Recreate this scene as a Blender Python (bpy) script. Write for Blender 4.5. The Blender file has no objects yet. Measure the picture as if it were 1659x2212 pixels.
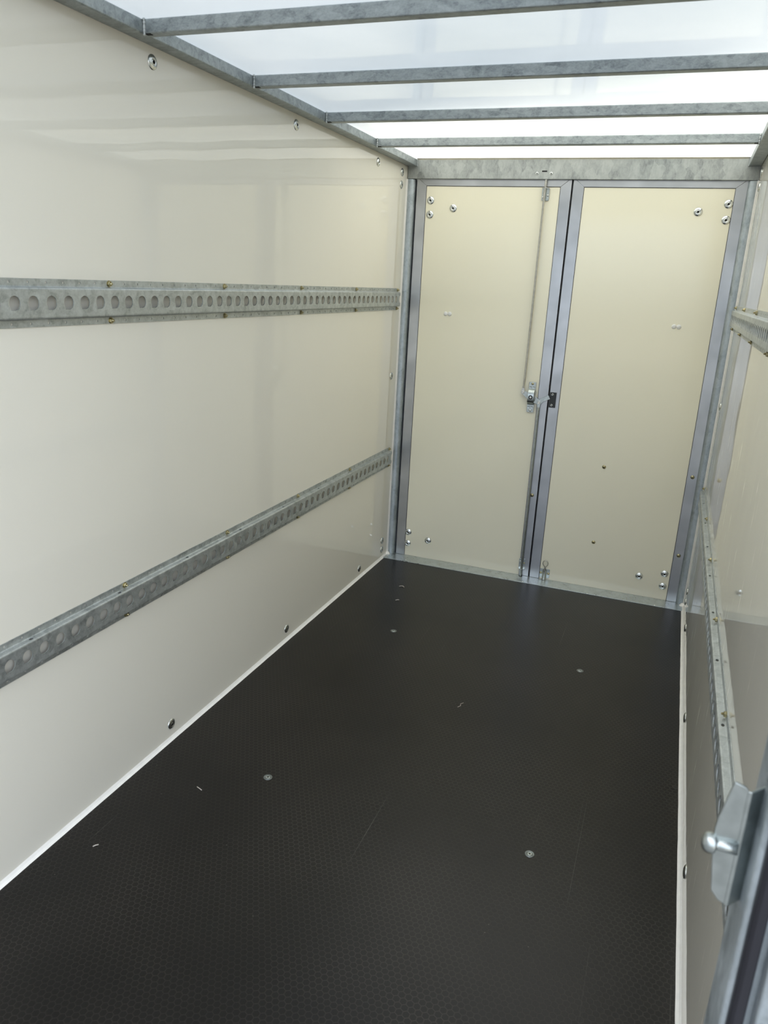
import bpy, bmesh, math, random
from mathutils import Vector, Matrix
random.seed(4)
C = bpy.context.scene.collection
SC = bpy.context.scene
PI = math.pi

# ------------------------------------------------------------------ camera
cam_data = bpy.data.cameras.new('camera')
cam = bpy.data.objects.new('camera', cam_data)
C.objects.link(cam)
RT = Vector((0.93343522, 0.35529237, 0.04965898))
UP = Vector((-0.14759579, 0.25417247, 0.95583044))
FW = Vector((-0.32697732, 0.89953526, -0.2896932))
cam.matrix_world = Matrix(((RT.x, UP.x, -FW.x, 1.29375), (RT.y, UP.y, -FW.y, -3.6397),
                           (RT.z, UP.z, -FW.z, 1.39793), (0, 0, 0, 1)))
cam_data.sensor_width = 36.0
cam_data.lens = 1650.35 / 2212 * 36.0
cam_data.clip_start = 0.02
cam_data.dof.use_dof = True
cam_data.dof.focus_distance = 3.2
cam_data.dof.aperture_fstop = 8.5
SC.camera = cam

# ------------------------------------------------------------------ view + world
SC.view_settings.view_transform = 'Standard'
SC.view_settings.look = 'None'
SC.view_settings.gamma = 1.0
SC.view_settings.use_curve_mapping = False
SC.view_settings.exposure = 0.34
cy = SC.cycles
cy.use_denoising = True
cy.max_bounces = 14
cy.diffuse_bounces = 8
cy.glossy_bounces = 6
cy.transmission_bounces = 6
cy.sample_clamp_indirect = 8.0
cy.caustics_reflective = False
cy.caustics_refractive = False

world = bpy.data.worlds.new('sky')
SC.world = world
world.use_nodes = True
wt = world.node_tree
wt.nodes.clear()
wo = wt.nodes.new('ShaderNodeOutputWorld')
wb = wt.nodes.new('ShaderNodeBackground')
wc = wt.nodes.new('ShaderNodeTexCoord')
ws = wt.nodes.new('ShaderNodeSeparateXYZ')
wr = wt.nodes.new('ShaderNodeValToRGB')
wt.links.new(wc.outputs['Generated'], ws.inputs[0])
wm = wt.nodes.new('ShaderNodeMapRange')
wm.inputs[1].default_value = -1; wm.inputs[2].default_value = 1
wt.links.new(ws.outputs[2], wm.inputs[0])
wt.links.new(wm.outputs[0], wr.inputs[0])
e = wr.color_ramp.elements
e[0].position = 0.0; e[0].color = (0.22, 0.22, 0.21, 1)
e[1].position = 1.0; e[1].color = (1.0, 1.04, 1.12, 1)
k = e.new(0.49); k.color = (0.30, 0.31, 0.31, 1)
k = e.new(0.51); k.color = (0.60, 0.72, 0.88, 1)
k = e.new(0.65); k.color = (0.80, 0.88, 1.0, 1)
wn = wt.nodes.new('ShaderNodeTexNoise')
wn.inputs['Scale'].default_value = 2.2; wn.inputs['Detail'].default_value = 5
wt.links.new(wc.outputs['Generated'], wn.inputs['Vector'])
wnr = wt.nodes.new('ShaderNodeMapRange')
wnr.inputs[1].default_value = 0.4; wnr.inputs[2].default_value = 0.65
wnr.inputs[3].default_value = 0.8; wnr.inputs[4].default_value = 1.2
wt.links.new(wn.outputs['Fac'], wnr.inputs[0])
WORLD_STRENGTH = 2.5
wmul = wt.nodes.new('ShaderNodeMath'); wmul.operation = 'MULTIPLY'
wmul.inputs[1].default_value = WORLD_STRENGTH
wt.links.new(wnr.outputs[0], wmul.inputs[0])
# faint warm glow of the sky around the sun
wd = wt.nodes.new('ShaderNodeVectorMath'); wd.operation = 'DOT_PRODUCT'
wd.inputs[1].default_value = Vector((-0.72, 0.25, 0.65)).normalized()
wt.links.new(wc.outputs['Generated'], wd.inputs[0])
wg = wt.nodes.new('ShaderNodeMapRange'); wg.interpolation_type = 'SMOOTHSTEP'
wg.inputs[1].default_value = 0.72; wg.inputs[2].default_value = 1.0; wg.inputs[4].default_value = 1.0
wt.links.new(wd.outputs['Value'], wg.inputs[0])
wx = wt.nodes.new('ShaderNodeMix'); wx.data_type = 'RGBA'; wx.blend_type = 'ADD'
wx.inputs[7].default_value = (0.5, 0.42, 0.30, 1)
wt.links.new(wg.outputs[0], wx.inputs[0]); wt.links.new(wr.outputs[0], wx.inputs[6])
wt.links.new(wx.outputs[2], wb.inputs[0])
wt.links.new(wmul.outputs[0], wb.inputs[1])
wt.links.new(wb.outputs[0], wo.inputs[0])

sun_d = bpy.data.lights.new('sun', 'SUN')
sun_d.energy = 19.0
sun_d.angle = math.radians(9)
sun_d.color = (1.0, 0.90, 0.74)
sun = bpy.data.objects.new('sun', sun_d)
C.objects.link(sun)
# sun over the left side: it reaches the front half of the roof, the rear stands in the shade of an unseen hall added outside
sun.rotation_euler = Vector((-0.72, 0.25, 0.65)).to_track_quat('Z', 'Y').to_euler()

# ------------------------------------------------------------------ materials
def mat(name):
    m = bpy.data.materials.new(name)
    m.use_nodes = True
    nt = m.node_tree
    return m, nt, nt.nodes['Principled BSDF']

def N(nt, kind, **kw):
    n = nt.nodes.new(kind)
    for a, b in kw.items():
        if a.startswith('i_'):
            n.inputs[a[2:].replace('_', ' ')].default_value = b
        else:
            setattr(n, a, b)
    return n

def coords(nt, scale=(1, 1, 1)):
    tc = N(nt, 'ShaderNodeTexCoord')
    mp = N(nt, 'ShaderNodeMapping')
    mp.inputs['Scale'].default_value = scale
    nt.links.new(tc.outputs['Object'], mp.inputs[0])
    return mp.outputs[0]

def ramp(nt, src, stops):
    r = N(nt, 'ShaderNodeValToRGB')
    el = r.color_ramp.elements
    el[0].position, el[0].color = stops[0][0], (*stops[0][1], 1)
    el[1].position, el[1].color = stops[-1][0], (*stops[-1][1], 1)
    for p, c in stops[1:-1]:
        x = el.new(p); x.color = (*c, 1)
    nt.links.new(src, r.inputs[0])
    return r.outputs[0]

def bump(nt, bsdf, h, strength, dist, socket='Normal'):
    b = N(nt, 'ShaderNodeBump')
    b.inputs['Strength'].default_value = strength
    b.inputs['Distance'].default_value = dist
    nt.links.new(h, b.inputs['Height'])
    nt.links.new(b.outputs[0], bsdf.inputs[socket])
    return b

def galvanised(name, scale=30, stretch=(1, 1, 1), lo=(0.30, 0.325, 0.33), hi=(0.60, 0.63, 0.63), rough=0.38, contrast=0.15):
    m, nt, b = mat(name)
    tc = N(nt, 'ShaderNodeTexCoord'); oi = N(nt, 'ShaderNodeObjectInfo')
    shift = N(nt, 'ShaderNodeVectorMath', operation='MULTIPLY_ADD')
    nt.links.new(oi.outputs['Location'], shift.inputs[0]); shift.inputs[1].default_value = (3.7, 3.7, 3.7)
    nt.links.new(tc.outputs['Object'], shift.inputs[2])
    mp = N(nt, 'ShaderNodeMapping'); mp.inputs['Scale'].default_value = stretch
    nt.links.new(shift.outputs[0], mp.inputs[0]); v = mp.outputs[0]
    vo = N(nt, 'ShaderNodeTexVoronoi'); vo.inputs['Scale'].default_value = scale
    vo.inputs['Randomness'].default_value = 1
    no = N(nt, 'ShaderNodeTexNoise'); no.inputs['Scale'].default_value = scale * 1.3
    no.inputs['Detail'].default_value = 6; no.inputs['Distortion'].default_value = 0.6
    # warp the voronoi with noise
    wv = N(nt, 'ShaderNodeVectorMath', operation='MULTIPLY_ADD')
    nt.links.new(no.outputs['Color'], wv.inputs[0])
    wv.inputs[1].default_value = (0.5 / scale,) * 3
    nt.links.new(v, wv.inputs[2]); nt.links.new(v, no.inputs['Vector'])
    nt.links.new(wv.outputs[0], vo.inputs['Vector'])
    fine = N(nt, 'ShaderNodeTexNoise'); fine.inputs['Scale'].default_value = scale * 5; fine.inputs['Detail'].default_value = 5; fine.inputs['Roughness'].default_value = 0.7
    nt.links.new(v, fine.inputs['Vector'])
    mf = N(nt, 'ShaderNodeMath', operation='MULTIPLY_ADD')
    nt.links.new(fine.outputs['Fac'], mf.inputs[0]); mf.inputs[1].default_value = 0.9; mf.inputs[2].default_value = -0.45 + 0.06
    ms = N(nt, 'ShaderNodeMath', operation='ADD')
    nt.links.new(no.outputs['Fac'], ms.inputs[0]); nt.links.new(mf.outputs[0], ms.inputs[1])
    mx = N(nt, 'ShaderNodeMath', operation='MULTIPLY_ADD')
    sp = N(nt, 'ShaderNodeSeparateColor')
    nt.links.new(vo.outputs['Color'], sp.inputs[0])
    nt.links.new(sp.outputs[0], mx.inputs[0]); mx.inputs[1].default_value = contrast * 2
    nt.links.new(ms.outputs[0], mx.inputs[2])
    col = ramp(nt, mx.outputs[0], [(0.35, lo), (0.62, tuple((a + c) / 2 for a, c in zip(lo, hi))), (1.0, hi)])
    nt.links.new(col, b.inputs['Base Color'])
    b.inputs['Metallic'].default_value = 0.82
    rr = N(nt, 'ShaderNodeMapRange')
    rr.inputs[3].default_value = rough - 0.1; rr.inputs[4].default_value = rough + 0.14
    nt.links.new(mx.outputs[0], rr.inputs[0]); nt.links.new(rr.outputs[0], b.inputs['Roughness'])
    fn = N(nt, 'ShaderNodeTexNoise'); fn.inputs['Scale'].default_value = 90
    nt.links.new(v, fn.inputs['Vector'])
    bump(nt, b, fn.outputs['Fac'], 0.12, 0.002)
    return m

def metal(name, col, rough=0.3, metallic=1.0, noise=None):
    m, nt, b = mat(name)
    b.inputs['Metallic'].default_value = metallic
    b.inputs['Roughness'].default_value = rough
    v = coords(nt)
    no = N(nt, 'ShaderNodeTexNoise'); no.inputs['Scale'].default_value = noise or 60
    nt.links.new(v, no.inputs['Vector'])
    c = ramp(nt, no.outputs['Fac'], [(0.3, tuple(x * 0.85 for x in col)), (0.7, tuple(min(1, x * 1.1) for x in col))])
    nt.links.new(c, b.inputs['Base Color'])
    return m

def panel_paint(name, col, wav=0.2, coat_rough=0.015, scratches=False):
    """glossy off-white coating of the plywood side and door panels"""
    m, nt, b = mat(name)
    v = coords(nt)
    no = N(nt, 'ShaderNodeTexNoise'); no.inputs['Scale'].default_value = 1.1; no.inputs['Detail'].default_value = 2
    nt.links.new(v, no.inputs['Vector'])
    c = ramp(nt, no.outputs['Fac'], [(0.3, tuple(x * 0.975 for x in col)), (0.7, tuple(min(1, x * 1.01) for x in col))])
    nt.links.new(c, b.inputs['Base Color'])
    b.inputs['Roughness'].default_value = 0.5
    b.inputs['Specular IOR Level'].default_value = 0.35
    b.inputs['Coat Weight'].default_value = 1.0
    b.inputs['Coat Roughness'].default_value = coat_rough
    b.inputs['Coat IOR'].default_value = 1.5
    w = N(nt, 'ShaderNodeTexNoise'); w.inputs['Scale'].default_value = 2.2; w.inputs['Detail'].default_value = 1.5
    nt.links.new(v, w.inputs['Vector'])
    o = N(nt, 'ShaderNodeTexNoise'); o.inputs['Scale'].default_value = 160; o.inputs['Detail'].default_value = 1
    nt.links.new(v, o.inputs['Vector'])
    add = N(nt, 'ShaderNodeMath', operation='MULTIPLY_ADD')
    nt.links.new(o.outputs['Fac'], add.inputs[0]); add.inputs[1].default_value = 0.0025
    nt.links.new(w.outputs['Fac'], add.inputs[2])
    bump(nt, b, add.outputs[0], wav, 0.01, 'Coat Normal')
    if scratches:
        sv = coords(nt, (1, 26, 2.2))
        s = N(nt, 'ShaderNodeTexNoise'); s.inputs['Scale'].default_value = 2.6; s.inputs['Detail'].default_value = 4
        nt.links.new(sv, s.inputs['Vector'])
        r = N(nt, 'ShaderNodeMapRange'); r.inputs[1].default_value = 0.62; r.inputs[2].default_value = 0.74
        r.inputs[3].default_value = coat_rough; r.inputs[4].default_value = 0.35
        nt.links.new(s.outputs['Fac'], r.inputs[0])
        nt.links.new(r.outputs[0], b.inputs['Coat Roughness'])
    return m

M = {}
M['wall'] = panel_paint('cream_wall_panel', (0.86, 0.825, 0.725))
M['wall_r'] = panel_paint('cream_wall_panel_scuffed', (0.86, 0.825, 0.725), scratches=True)
M['door'] = panel_paint('cream_door_panel', (0.87, 0.83, 0.665), wav=0.15, coat_rough=0.12)
M['galv'] = galvanised('galvanised_steel')
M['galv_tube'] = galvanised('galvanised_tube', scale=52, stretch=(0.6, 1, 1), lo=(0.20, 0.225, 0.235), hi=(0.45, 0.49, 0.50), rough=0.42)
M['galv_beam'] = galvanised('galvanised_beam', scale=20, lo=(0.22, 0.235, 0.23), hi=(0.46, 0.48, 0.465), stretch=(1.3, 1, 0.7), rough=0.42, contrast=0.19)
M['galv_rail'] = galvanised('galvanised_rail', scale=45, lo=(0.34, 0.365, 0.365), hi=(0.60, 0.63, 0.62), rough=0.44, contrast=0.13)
M['galv_post'] = galvanised('galvanised_post', scale=26, stretch=(1, 1, 0.6), lo=(0.30, 0.34, 0.36), hi=(0.52, 0.57, 0.60), rough=0.45)
M['alu'] = metal('aluminium_profile', (0.47, 0.48, 0.495), 0.33, 0.95, 8)
M['zinc'] = metal('zinc_plated', (0.44, 0.475, 0.465), 0.3)
M['chrome'] = metal('bright_zinc', (0.66, 0.68, 0.66), 0.2)
M['washer'] = metal('dull_zinc_washer', (0.22, 0.24, 0.24), 0.4)
M['brass'] = metal('yellow_zinc', (0.42, 0.37, 0.21), 0.3)
M['steel'] = metal('brushed_steel', (0.55, 0.54, 0.50), 0.28)
M['sill'] = galvanised('galvanised_sill', scale=24, lo=(0.42, 0.46, 0.46), hi=(0.62, 0.67, 0.67), rough=0.26, contrast=0.12)

def plain(name, col, rough=0.5, spec=0.5):
    m, nt, b = mat(name)
    v = coords(nt)
    no = N(nt, 'ShaderNodeTexNoise'); no.inputs['Scale'].default_value = 40
    nt.links.new(v, no.inputs['Vector'])
    c = ramp(nt, no.outputs['Fac'], [(0.3, tuple(x * 0.93 for x in col)), (0.7, col)])
    nt.links.new(c, b.inputs['Base Color'])
    b.inputs['Roughness'].default_value = rough
    b.inputs['Specular IOR Level'].default_value = spec
    return m
M['seal'] = plain('white_sealant', (0.92, 0.90, 0.86), 0.45)
M['joint'] = plain('beige_sealant', (0.75, 0.72, 0.60), 0.5)
M['rubber'] = plain('black_rubber', (0.012, 0.012, 0.018), 0.45)
M['hole'] = plain('dark_recess', (0.01, 0.01, 0.01), 0.8)
M['black'] = plain('black_plastic', (0.012, 0.014, 0.014), 0.35)
M['cap'] = plain('white_plastic', (0.80, 0.80, 0.78), 0.35)
M['chip'] = plain('pale_shaving', (0.55, 0.50, 0.45), 0.6)
M['render'] = plain('shade_hall_render', (0.45, 0.44, 0.42), 0.9)  # finish of the added shading hall
M['asphalt'] = plain('grey_paving', (0.25, 0.25, 0.24), 0.9)

def roof_material():
    m = bpy.data.materials.new('translucent_roof_sheet')
    m.use_nodes = True
    nt = m.node_tree; nt.nodes.clear()
    out = N(nt, 'ShaderNodeOutputMaterial')
    tr = N(nt, 'ShaderNodeBsdfTranslucent')
    df = N(nt, 'ShaderNodeBsdfDiffuse')
    gl = N(nt, 'ShaderNodeBsdfGlossy'); gl.inputs['Roughness'].default_value = 0.07
    v = coords(nt)
    no = N(nt, 'ShaderNodeTexNoise'); no.inputs['Scale'].default_value = 1.6; no.inputs['Detail'].default_value = 4
    nt.links.new(v, no.inputs['Vector'])
    c = ramp(nt, no.outputs['Fac'], [(0.35, (0.34, 0.37, 0.375)), (0.65, (0.42, 0.44, 0.435))])
    nt.links.new(c, tr.inputs[0])
    df.inputs[0].default_value = (0.8, 0.8, 0.8, 1)
    m1 = N(nt, 'ShaderNodeMixShader'); m1.inputs[0].default_value = 0.72
    nt.links.new(df.outputs[0], m1.inputs[1]); nt.links.new(tr.outputs[0], m1.inputs[2])
    tp = N(nt, 'ShaderNodeBsdfTransparent'); tp.inputs[0].default_value = (0.97, 1.0, 0.96, 1)
    m0 = N(nt, 'ShaderNodeMixShader'); m0.inputs[0].default_value = 0.03
    nt.links.new(m1.outputs[0], m0.inputs[1]); nt.links.new(tp.outputs[0], m0.inputs[2])
    fr = N(nt, 'ShaderNodeFresnel'); fr.inputs[0].default_value = 1.48
    w = N(nt, 'ShaderNodeTexNoise'); w.inputs['Scale'].default_value = 2.5; w.inputs['Detail'].default_value = 1
    nt.links.new(v, w.inputs['Vector'])
    bp = N(nt, 'ShaderNodeBump'); bp.inputs['Strength'].default_value = 0.5; bp.inputs['Distance'].default_value = 0.01
    nt.links.new(w.outputs['Fac'], bp.inputs['Height']); nt.links.new(bp.outputs[0], gl.inputs['Normal'])
    m2 = N(nt, 'ShaderNodeMixShader')
    nt.links.new(fr.outputs[0], m2.inputs[0]); nt.links.new(m0.outputs[0], m2.inputs[1]); nt.links.new(gl.outputs[0], m2.inputs[2])
    nt.links.new(m2.outputs[0], out.inputs[0])
    return m
M['roof'] = roof_material()

def floor_material():
    m, nt, b = mat('brown_mesh_plywood')
    tc = N(nt, 'ShaderNodeTexCoord')
    A = 0.0148
    def vm(op, a, bb, cc=None):
        n = N(nt, 'ShaderNodeVectorMath', operation=op)
        for i, s in enumerate((a, bb, cc)):
            if s is None: continue
            if isinstance(s, tuple): n.inputs[i].default_value = s
            else: nt.links.new(s, n.inputs[i])
        return n
    p = vm('MULTIPLY_ADD', tc.outputs['Object'], (1 / A, 1 / A, 0), (1000.0, 577.35 * 1.7320508 , 0)).outputs[0]
    R3 = (1.0, 1.7320508, 1.0); H = (0.5, 0.8660254, 0.5)
    a = vm('SUBTRACT', vm('MODULO', p, R3).outputs[0], H).outputs[0]
    p2 = vm('SUBTRACT', p, H).outputs[0]
    c = vm('SUBTRACT', vm('MODULO', p2, R3).outputs[0], H).outputs[0]
    a = vm('MULTIPLY', a, (1, 1, 0)).outputs[0]; c = vm('MULTIPLY', c, (1, 1, 0)).outputs[0]
    def hexd(q):
        ab = vm('ABSOLUTE', q, None).outputs[0]
        d = vm('DOT_PRODUCT', ab, (0.5, 0.8660254, 0)).outputs['Value']
        s = N(nt, 'ShaderNodeSeparateXYZ'); nt.links.new(ab, s.inputs[0])
        mx = N(nt, 'ShaderNodeMath', operation='MAXIMUM')
        nt.links.new(d, mx.inputs[0]); nt.links.new(s.outputs[0], mx.inputs[1])
        return mx.outputs[0]
    mn = N(nt, 'ShaderNodeMath', operation='MINIMUM')
    nt.links.new(hexd(a), mn.inputs[0]); nt.links.new(hexd(c), mn.inputs[1])
    ln = N(nt, 'ShaderNodeMapRange', interpolation_type='SMOOTHSTEP')
    ln.inputs[1].default_value = 0.40; ln.inputs[2].default_value = 0.475
    nt.links.new(mn.outputs[0], ln.inputs[0])
    # worn / dusty patches show the mesh more strongly
    big = N(nt, 'ShaderNodeTexNoise'); big.inputs['Scale'].default_value = 2.4; big.inputs['Detail'].default_value = 4
    nt.links.new(tc.outputs['Object'], big.inputs['Vector'])
    bm_ = N(nt, 'ShaderNodeMapRange'); bm_.inputs[1].default_value = 0.35; bm_.inputs[2].default_value = 0.7
    bm_.inputs[3].default_value = 0.25; bm_.inputs[4].default_value = 1.0
    nt.links.new(big.outputs['Fac'], bm_.inputs[0])
    l2 = N(nt, 'ShaderNodeMath', operation='MULTIPLY')
    nt.links.new(ln.outputs[0], l2.inputs[0]); nt.links.new(bm_.outputs[0], l2.inputs[1])
    base = ramp(nt, big.outputs['Fac'], [(0.3, (0.0030, 0.0022, 0.0020)), (0.75, (0.0068, 0.0052, 0.0042))])
    mixc = N(nt, 'ShaderNodeMix', data_type='RGBA')
    nt.links.new(l2.outputs[0], mixc.inputs[0])
    nt.links.new(base, mixc.inputs[6]); mixc.inputs[7].default_value = (0.031, 0.027, 0.023, 1)
    # fine drag scratches
    def scratch(rot, sc, lo, hi):
        mp = N(nt, 'ShaderNodeMapping'); mp.inputs['Rotation'].default_value = (0, 0, rot); mp.inputs['Scale'].default_value = sc
        nt.links.new(tc.outputs['Object'], mp.inputs[0])
        s = N(nt, 'ShaderNodeTexNoise'); s.inputs['Scale'].default_value = 1.0; s.inputs['Detail'].default_value = 3
        nt.links.new(mp.outputs[0], s.inputs['Vector'])
        r = N(nt, 'ShaderNodeMapRange'); r.inputs[1].default_value = lo; r.inputs[2].default_value = hi
        nt.links.new(s.outputs['Fac'], r.inputs[0])
        return r.outputs[0]
    s1 = scratch(0.35, (150, 1.3, 1), 0.715, 0.80); s2 = scratch(-0.15, (190, 1.1, 1), 0.72, 0.82)
    sa = N(nt, 'ShaderNodeMath', operation='MAXIMUM'); nt.links.new(s1, sa.inputs[0]); nt.links.new(s2, sa.inputs[1])
    # dust specks
    vo = N(nt, 'ShaderNodeTexVoronoi'); vo.inputs['Scale'].default_value = 22
    nt.links.new(tc.outputs['Object'], vo.inputs['Vector'])
    vr = N(nt, 'ShaderNodeMapRange'); vr.inputs[1].default_value = 0.035; vr.inputs[2].default_value = 0.02
    nt.links.new(vo.outputs['Distance'], vr.inputs[0])
    sepc = N(nt, 'ShaderNodeSeparateColor'); nt.links.new(vo.outputs['Color'], sepc.inputs[0])
    gt = N(nt, 'ShaderNodeMath', operation='GREATER_THAN'); nt.links.new(sepc.outputs[0], gt.inputs[0]); gt.inputs[1].default_value = 0.80
    vk = N(nt, 'ShaderNodeMath', operation='MULTIPLY'); nt.links.new(vr.outputs[0], vk.inputs[0]); nt.links.new(gt.outputs[0], vk.inputs[1])
    sb = N(nt, 'ShaderNodeMath', operation='MAXIMUM'); nt.links.new(sa.outputs[0], sb.inputs[0]); nt.links.new(vk.outputs[0], sb.inputs[1])
    sc_ = N(nt, 'ShaderNodeMath', operation='MULTIPLY'); nt.links.new(sb.outputs[0], sc_.inputs[0]); sc_.inputs[1].default_value = 0.6
    mx2 = N(nt, 'ShaderNodeMix', data_type='RGBA')
    nt.links.new(sc_.outputs[0], mx2.inputs[0]); nt.links.new(mixc.outputs[2], mx2.inputs[6]); mx2.inputs[7].default_value = (0.16, 0.15, 0.14, 1)
    nt.links.new(mx2.outputs[2], b.inputs['Base Color'])
    b.inputs['Roughness'].default_value = 0.33
    b.inputs['Specular IOR Level'].default_value = 0.32
    bump(nt, b, ln.outputs[0], 0.16, 0.0008)
    return m
M['floor'] = floor_material()

# ------------------------------------------------------------------ mesh helpers
def link_mesh(name, bm, m, parent=None, smooth=False, bevel=0, seg=2, recalc=True):
    if recalc:
        bmesh.ops.recalc_face_normals(bm, faces=bm.faces)
    me = bpy.data.meshes.new(name)
    bm.to_mesh(me); bm.free()
    if isinstance(m, (list, tuple)):
        for x in m: me.materials.append(x)
    else:
        me.materials.append(m)
    if smooth:
        for p in me.polygons: p.use_smooth = True
    o = bpy.data.objects.new(name, me)
    C.objects.link(o)
    if parent: o.parent = parent
    if bevel:
        md = o.modifiers.new('bevel', 'BEVEL'); md.width = bevel; md.segments = seg
        md.limit_method = 'ANGLE'; md.angle_limit = math.radians(35)
        for p in me.polygons: p.use_smooth = True
        md.harden_normals = True
    return o

def tag(o, label=None, cat=None, group=None, kind=None):
    if label: o['label'] = label
    if cat: o['category'] = cat
    if group: o['group'] = group
    if kind: o['kind'] = kind
    return o

def empty(name, loc=(0, 0, 0), rot=(0, 0, 0)):
    o = bpy.data.objects.new(name, None); C.objects.link(o)
    o.empty_display_size = 0.05
    o.location = loc; o.rotation_euler = rot
    return o

def box(bm, x0, x1, y0, y1, z0, z1, mi=0):
    v = [bm.verts.new(p) for p in ((x0, y0, z0), (x1, y0, z0), (x1, y1, z0), (x0, y1, z0), (x0, y0, z1), (x1, y0, z1), (x1, y1, z1), (x0, y1, z1))]
    for f in ((0, 3, 2, 1), (4, 5, 6, 7), (0, 1, 5, 4), (1, 2, 6, 5), (2, 3, 7, 6), (3, 0, 4, 7)):
        bm.faces.new([v[i] for i in f]).material_index = mi

def prism(bm, pts, axis, a, b, mi=0):
    """extrude the closed 2D polygon pts along axis from a to b (pts in the two other axes, cyclic order)"""
    def P(u, v, w):
        return {'x': (w, u, v), 'y': (u, w, v), 'z': (u, v, w)}[axis]
    A = [bm.verts.new(P(u, v, a)) for u, v in pts]
    B = [bm.verts.new(P(u, v, b)) for u, v in pts]
    n = len(pts)
    bm.faces.new(A[::-1]).material_index = mi; bm.faces.new(B).material_index = mi
    for i in range(n):
        bm.faces.new((A[i], A[(i + 1) % n], B[(i + 1) % n], B[i])).material_index = mi

def lathe(bm, prof, axis=Vector((0, 0, 1)), org=Vector((0, 0, 0)), n=28, mats=None):
    """revolve [(r, h), ...] about axis through org"""
    ax = Vector(axis).normalized()
    t = Vector((1, 0, 0)) if abs(ax.x) < 0.9 else Vector((0, 1, 0))
    u = ax.cross(t).normalized(); w = ax.cross(u)
    rings = []
    for r, h in prof:
        if r < 1e-6:
            rings.append([bm.verts.new(Vector(org) + ax * h)])
        else:
            rings.append([bm.verts.new(Vector(org) + ax * h + (u * math.cos(2 * PI * i / n) + w * math.sin(2 * PI * i / n)) * r) for i in range(n)])
    for k in range(len(rings) - 1):
        a, b = rings[k], rings[k + 1]
        mi = mats[k] if mats else 0
        for i in range(n):
            j = (i + 1) % n
            if len(a) == 1 and len(b) == 1: continue
            if len(a) == 1: f = bm.faces.new((a[0], b[i], b[j]))
            elif len(b) == 1: f = bm.faces.new((a[i], b[0], a[j]))
            else: f = bm.faces.new((a[i], b[i], b[j], a[j]))
            f.material_index = mi

def tube_path(bm, pts, r, n=12, closed=False):
    pts = [Vector(p) for p in pts]
    rings = []
    m = len(pts)
    up = None
    for i, p in enumerate(pts):
        if closed: d = pts[(i + 1) % m] - pts[i - 1]
        else: d = pts[min(i + 1, m - 1)] - pts[max(i - 1, 0)]
        d.normalize()
        if up is None:
            up = d.orthogonal().normalized()
        up = (up - d * up.dot(d)).normalized()
        w = d.cross(up)
        rings.append([bm.verts.new(p + (up * math.cos(2 * PI * k / n) + w * math.sin(2 * PI * k / n)) * r) for k in range(n)])
    for i in range(m if closed else m - 1):
        a, b = rings[i], rings[(i + 1) % m]
        for k in range(n):
            bm.faces.new((a[k], a[(k + 1) % n], b[(k + 1) % n], b[k]))
    if not closed:
        bm.faces.new(rings[0][::-1]); bm.faces.new(rings[-1])

def wavy_bead(bm, along, a, b, tri, step=0.05, amp=0.0004):
    """hand-laid sealant bead: cross-section tri (three 2D points, the first is the corner) swept along an axis with a slightly uneven edge"""
    n = max(2, int(abs(b - a) / step))
    rings = []
    for i in range(n + 1):
        t = a + (b - a) * i / n
        k1 = random.uniform(-amp, amp); k2 = random.uniform(-amp, amp)
        c, p, q = (Vector(x) for x in tri)
        P1 = p + (p - c).normalized() * k1; Q1 = q + (q - c).normalized() * k2
        mid = (P1 + Q1) / 2 + (c - (P1 + Q1) / 2) * 0.22
        ring = []
        for s in (c, P1, mid, Q1):
            co = {'x': (t, s.x, s.y), 'y': (s.x, t, s.y), 'z': (s.x, s.y, t)}[along]
            ring.append(bm.verts.new(co))
        rings.append(ring)
    for i in range(n):
        for k in range(4):
            bm.faces.new((rings[i][k], rings[i][(k + 1) % 4], rings[i + 1][(k + 1) % 4], rings[i + 1][k]))
    bm.faces.new(rings[0]); bm.faces.new(rings[-1][::-1])

# ------------------------------------------------------------------ dimensions (metres)
W = 1.5           # inner width
YB = -3.05        # rear end of the body
ZT = 1.91         # underside of the roof tubes
ZR = 1.943        # roof sheet
HB = 1.857        # underside of the front header

# ------------------------------------------------------------------ setting
bm = bmesh.new(); box(bm, -0.02, W + 0.02, YB, 0.06, -0.021, 0)
tag(link_mesh('floor', bm, M['floor']), 'dark brown anti-slip plywood floor with a hexagon mesh texture', kind='structure')
bm = bmesh.new(); box(bm, -0.018, 0, YB, 0.08, -0.02, ZR)
tag(link_mesh('wall_left', bm, M['wall']), 'glossy cream side wall with the long view of both anchor rails', kind='structure')
bm = bmesh.new(); box(bm, W, W + 0.018, YB, 0.08, -0.02, ZR)
tag(link_mesh('wall_right', bm, M['wall_r']), 'glossy cream side wall seen at a steep slant', kind='structure')
bm = bmesh.new()
vs = [bm.verts.new(p) for p in ((-0.02, YB, ZR), (W + 0.02, YB, ZR), (W + 0.02, 0.08, ZR), (-0.02, 0.08, ZR))]
bm.faces.new(vs[::-1])
tag(link_mesh('ceiling', bm, M['roof'], recalc=False), 'white translucent roof sheet letting daylight through', kind='structure')
bm = bmesh.new()
vs = [bm.verts.new(p) for p in ((-30, -30, -0.62), (30, -30, -0.62), (30, 30, -0.62), (-30, 30, -0.62))]
bm.faces.new(vs)
tag(link_mesh('ground', bm, M['asphalt'], recalc=False), kind='structure')

# unseen hall added to keep the sun off the rear part of the roof
bm = bmesh.new(); box(bm, -12.0, -2.7, -20.0, 0.30, -0.62, 6.0)
tag(link_mesh('sun_block_hall', bm, M['render']), kind='structure')

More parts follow.
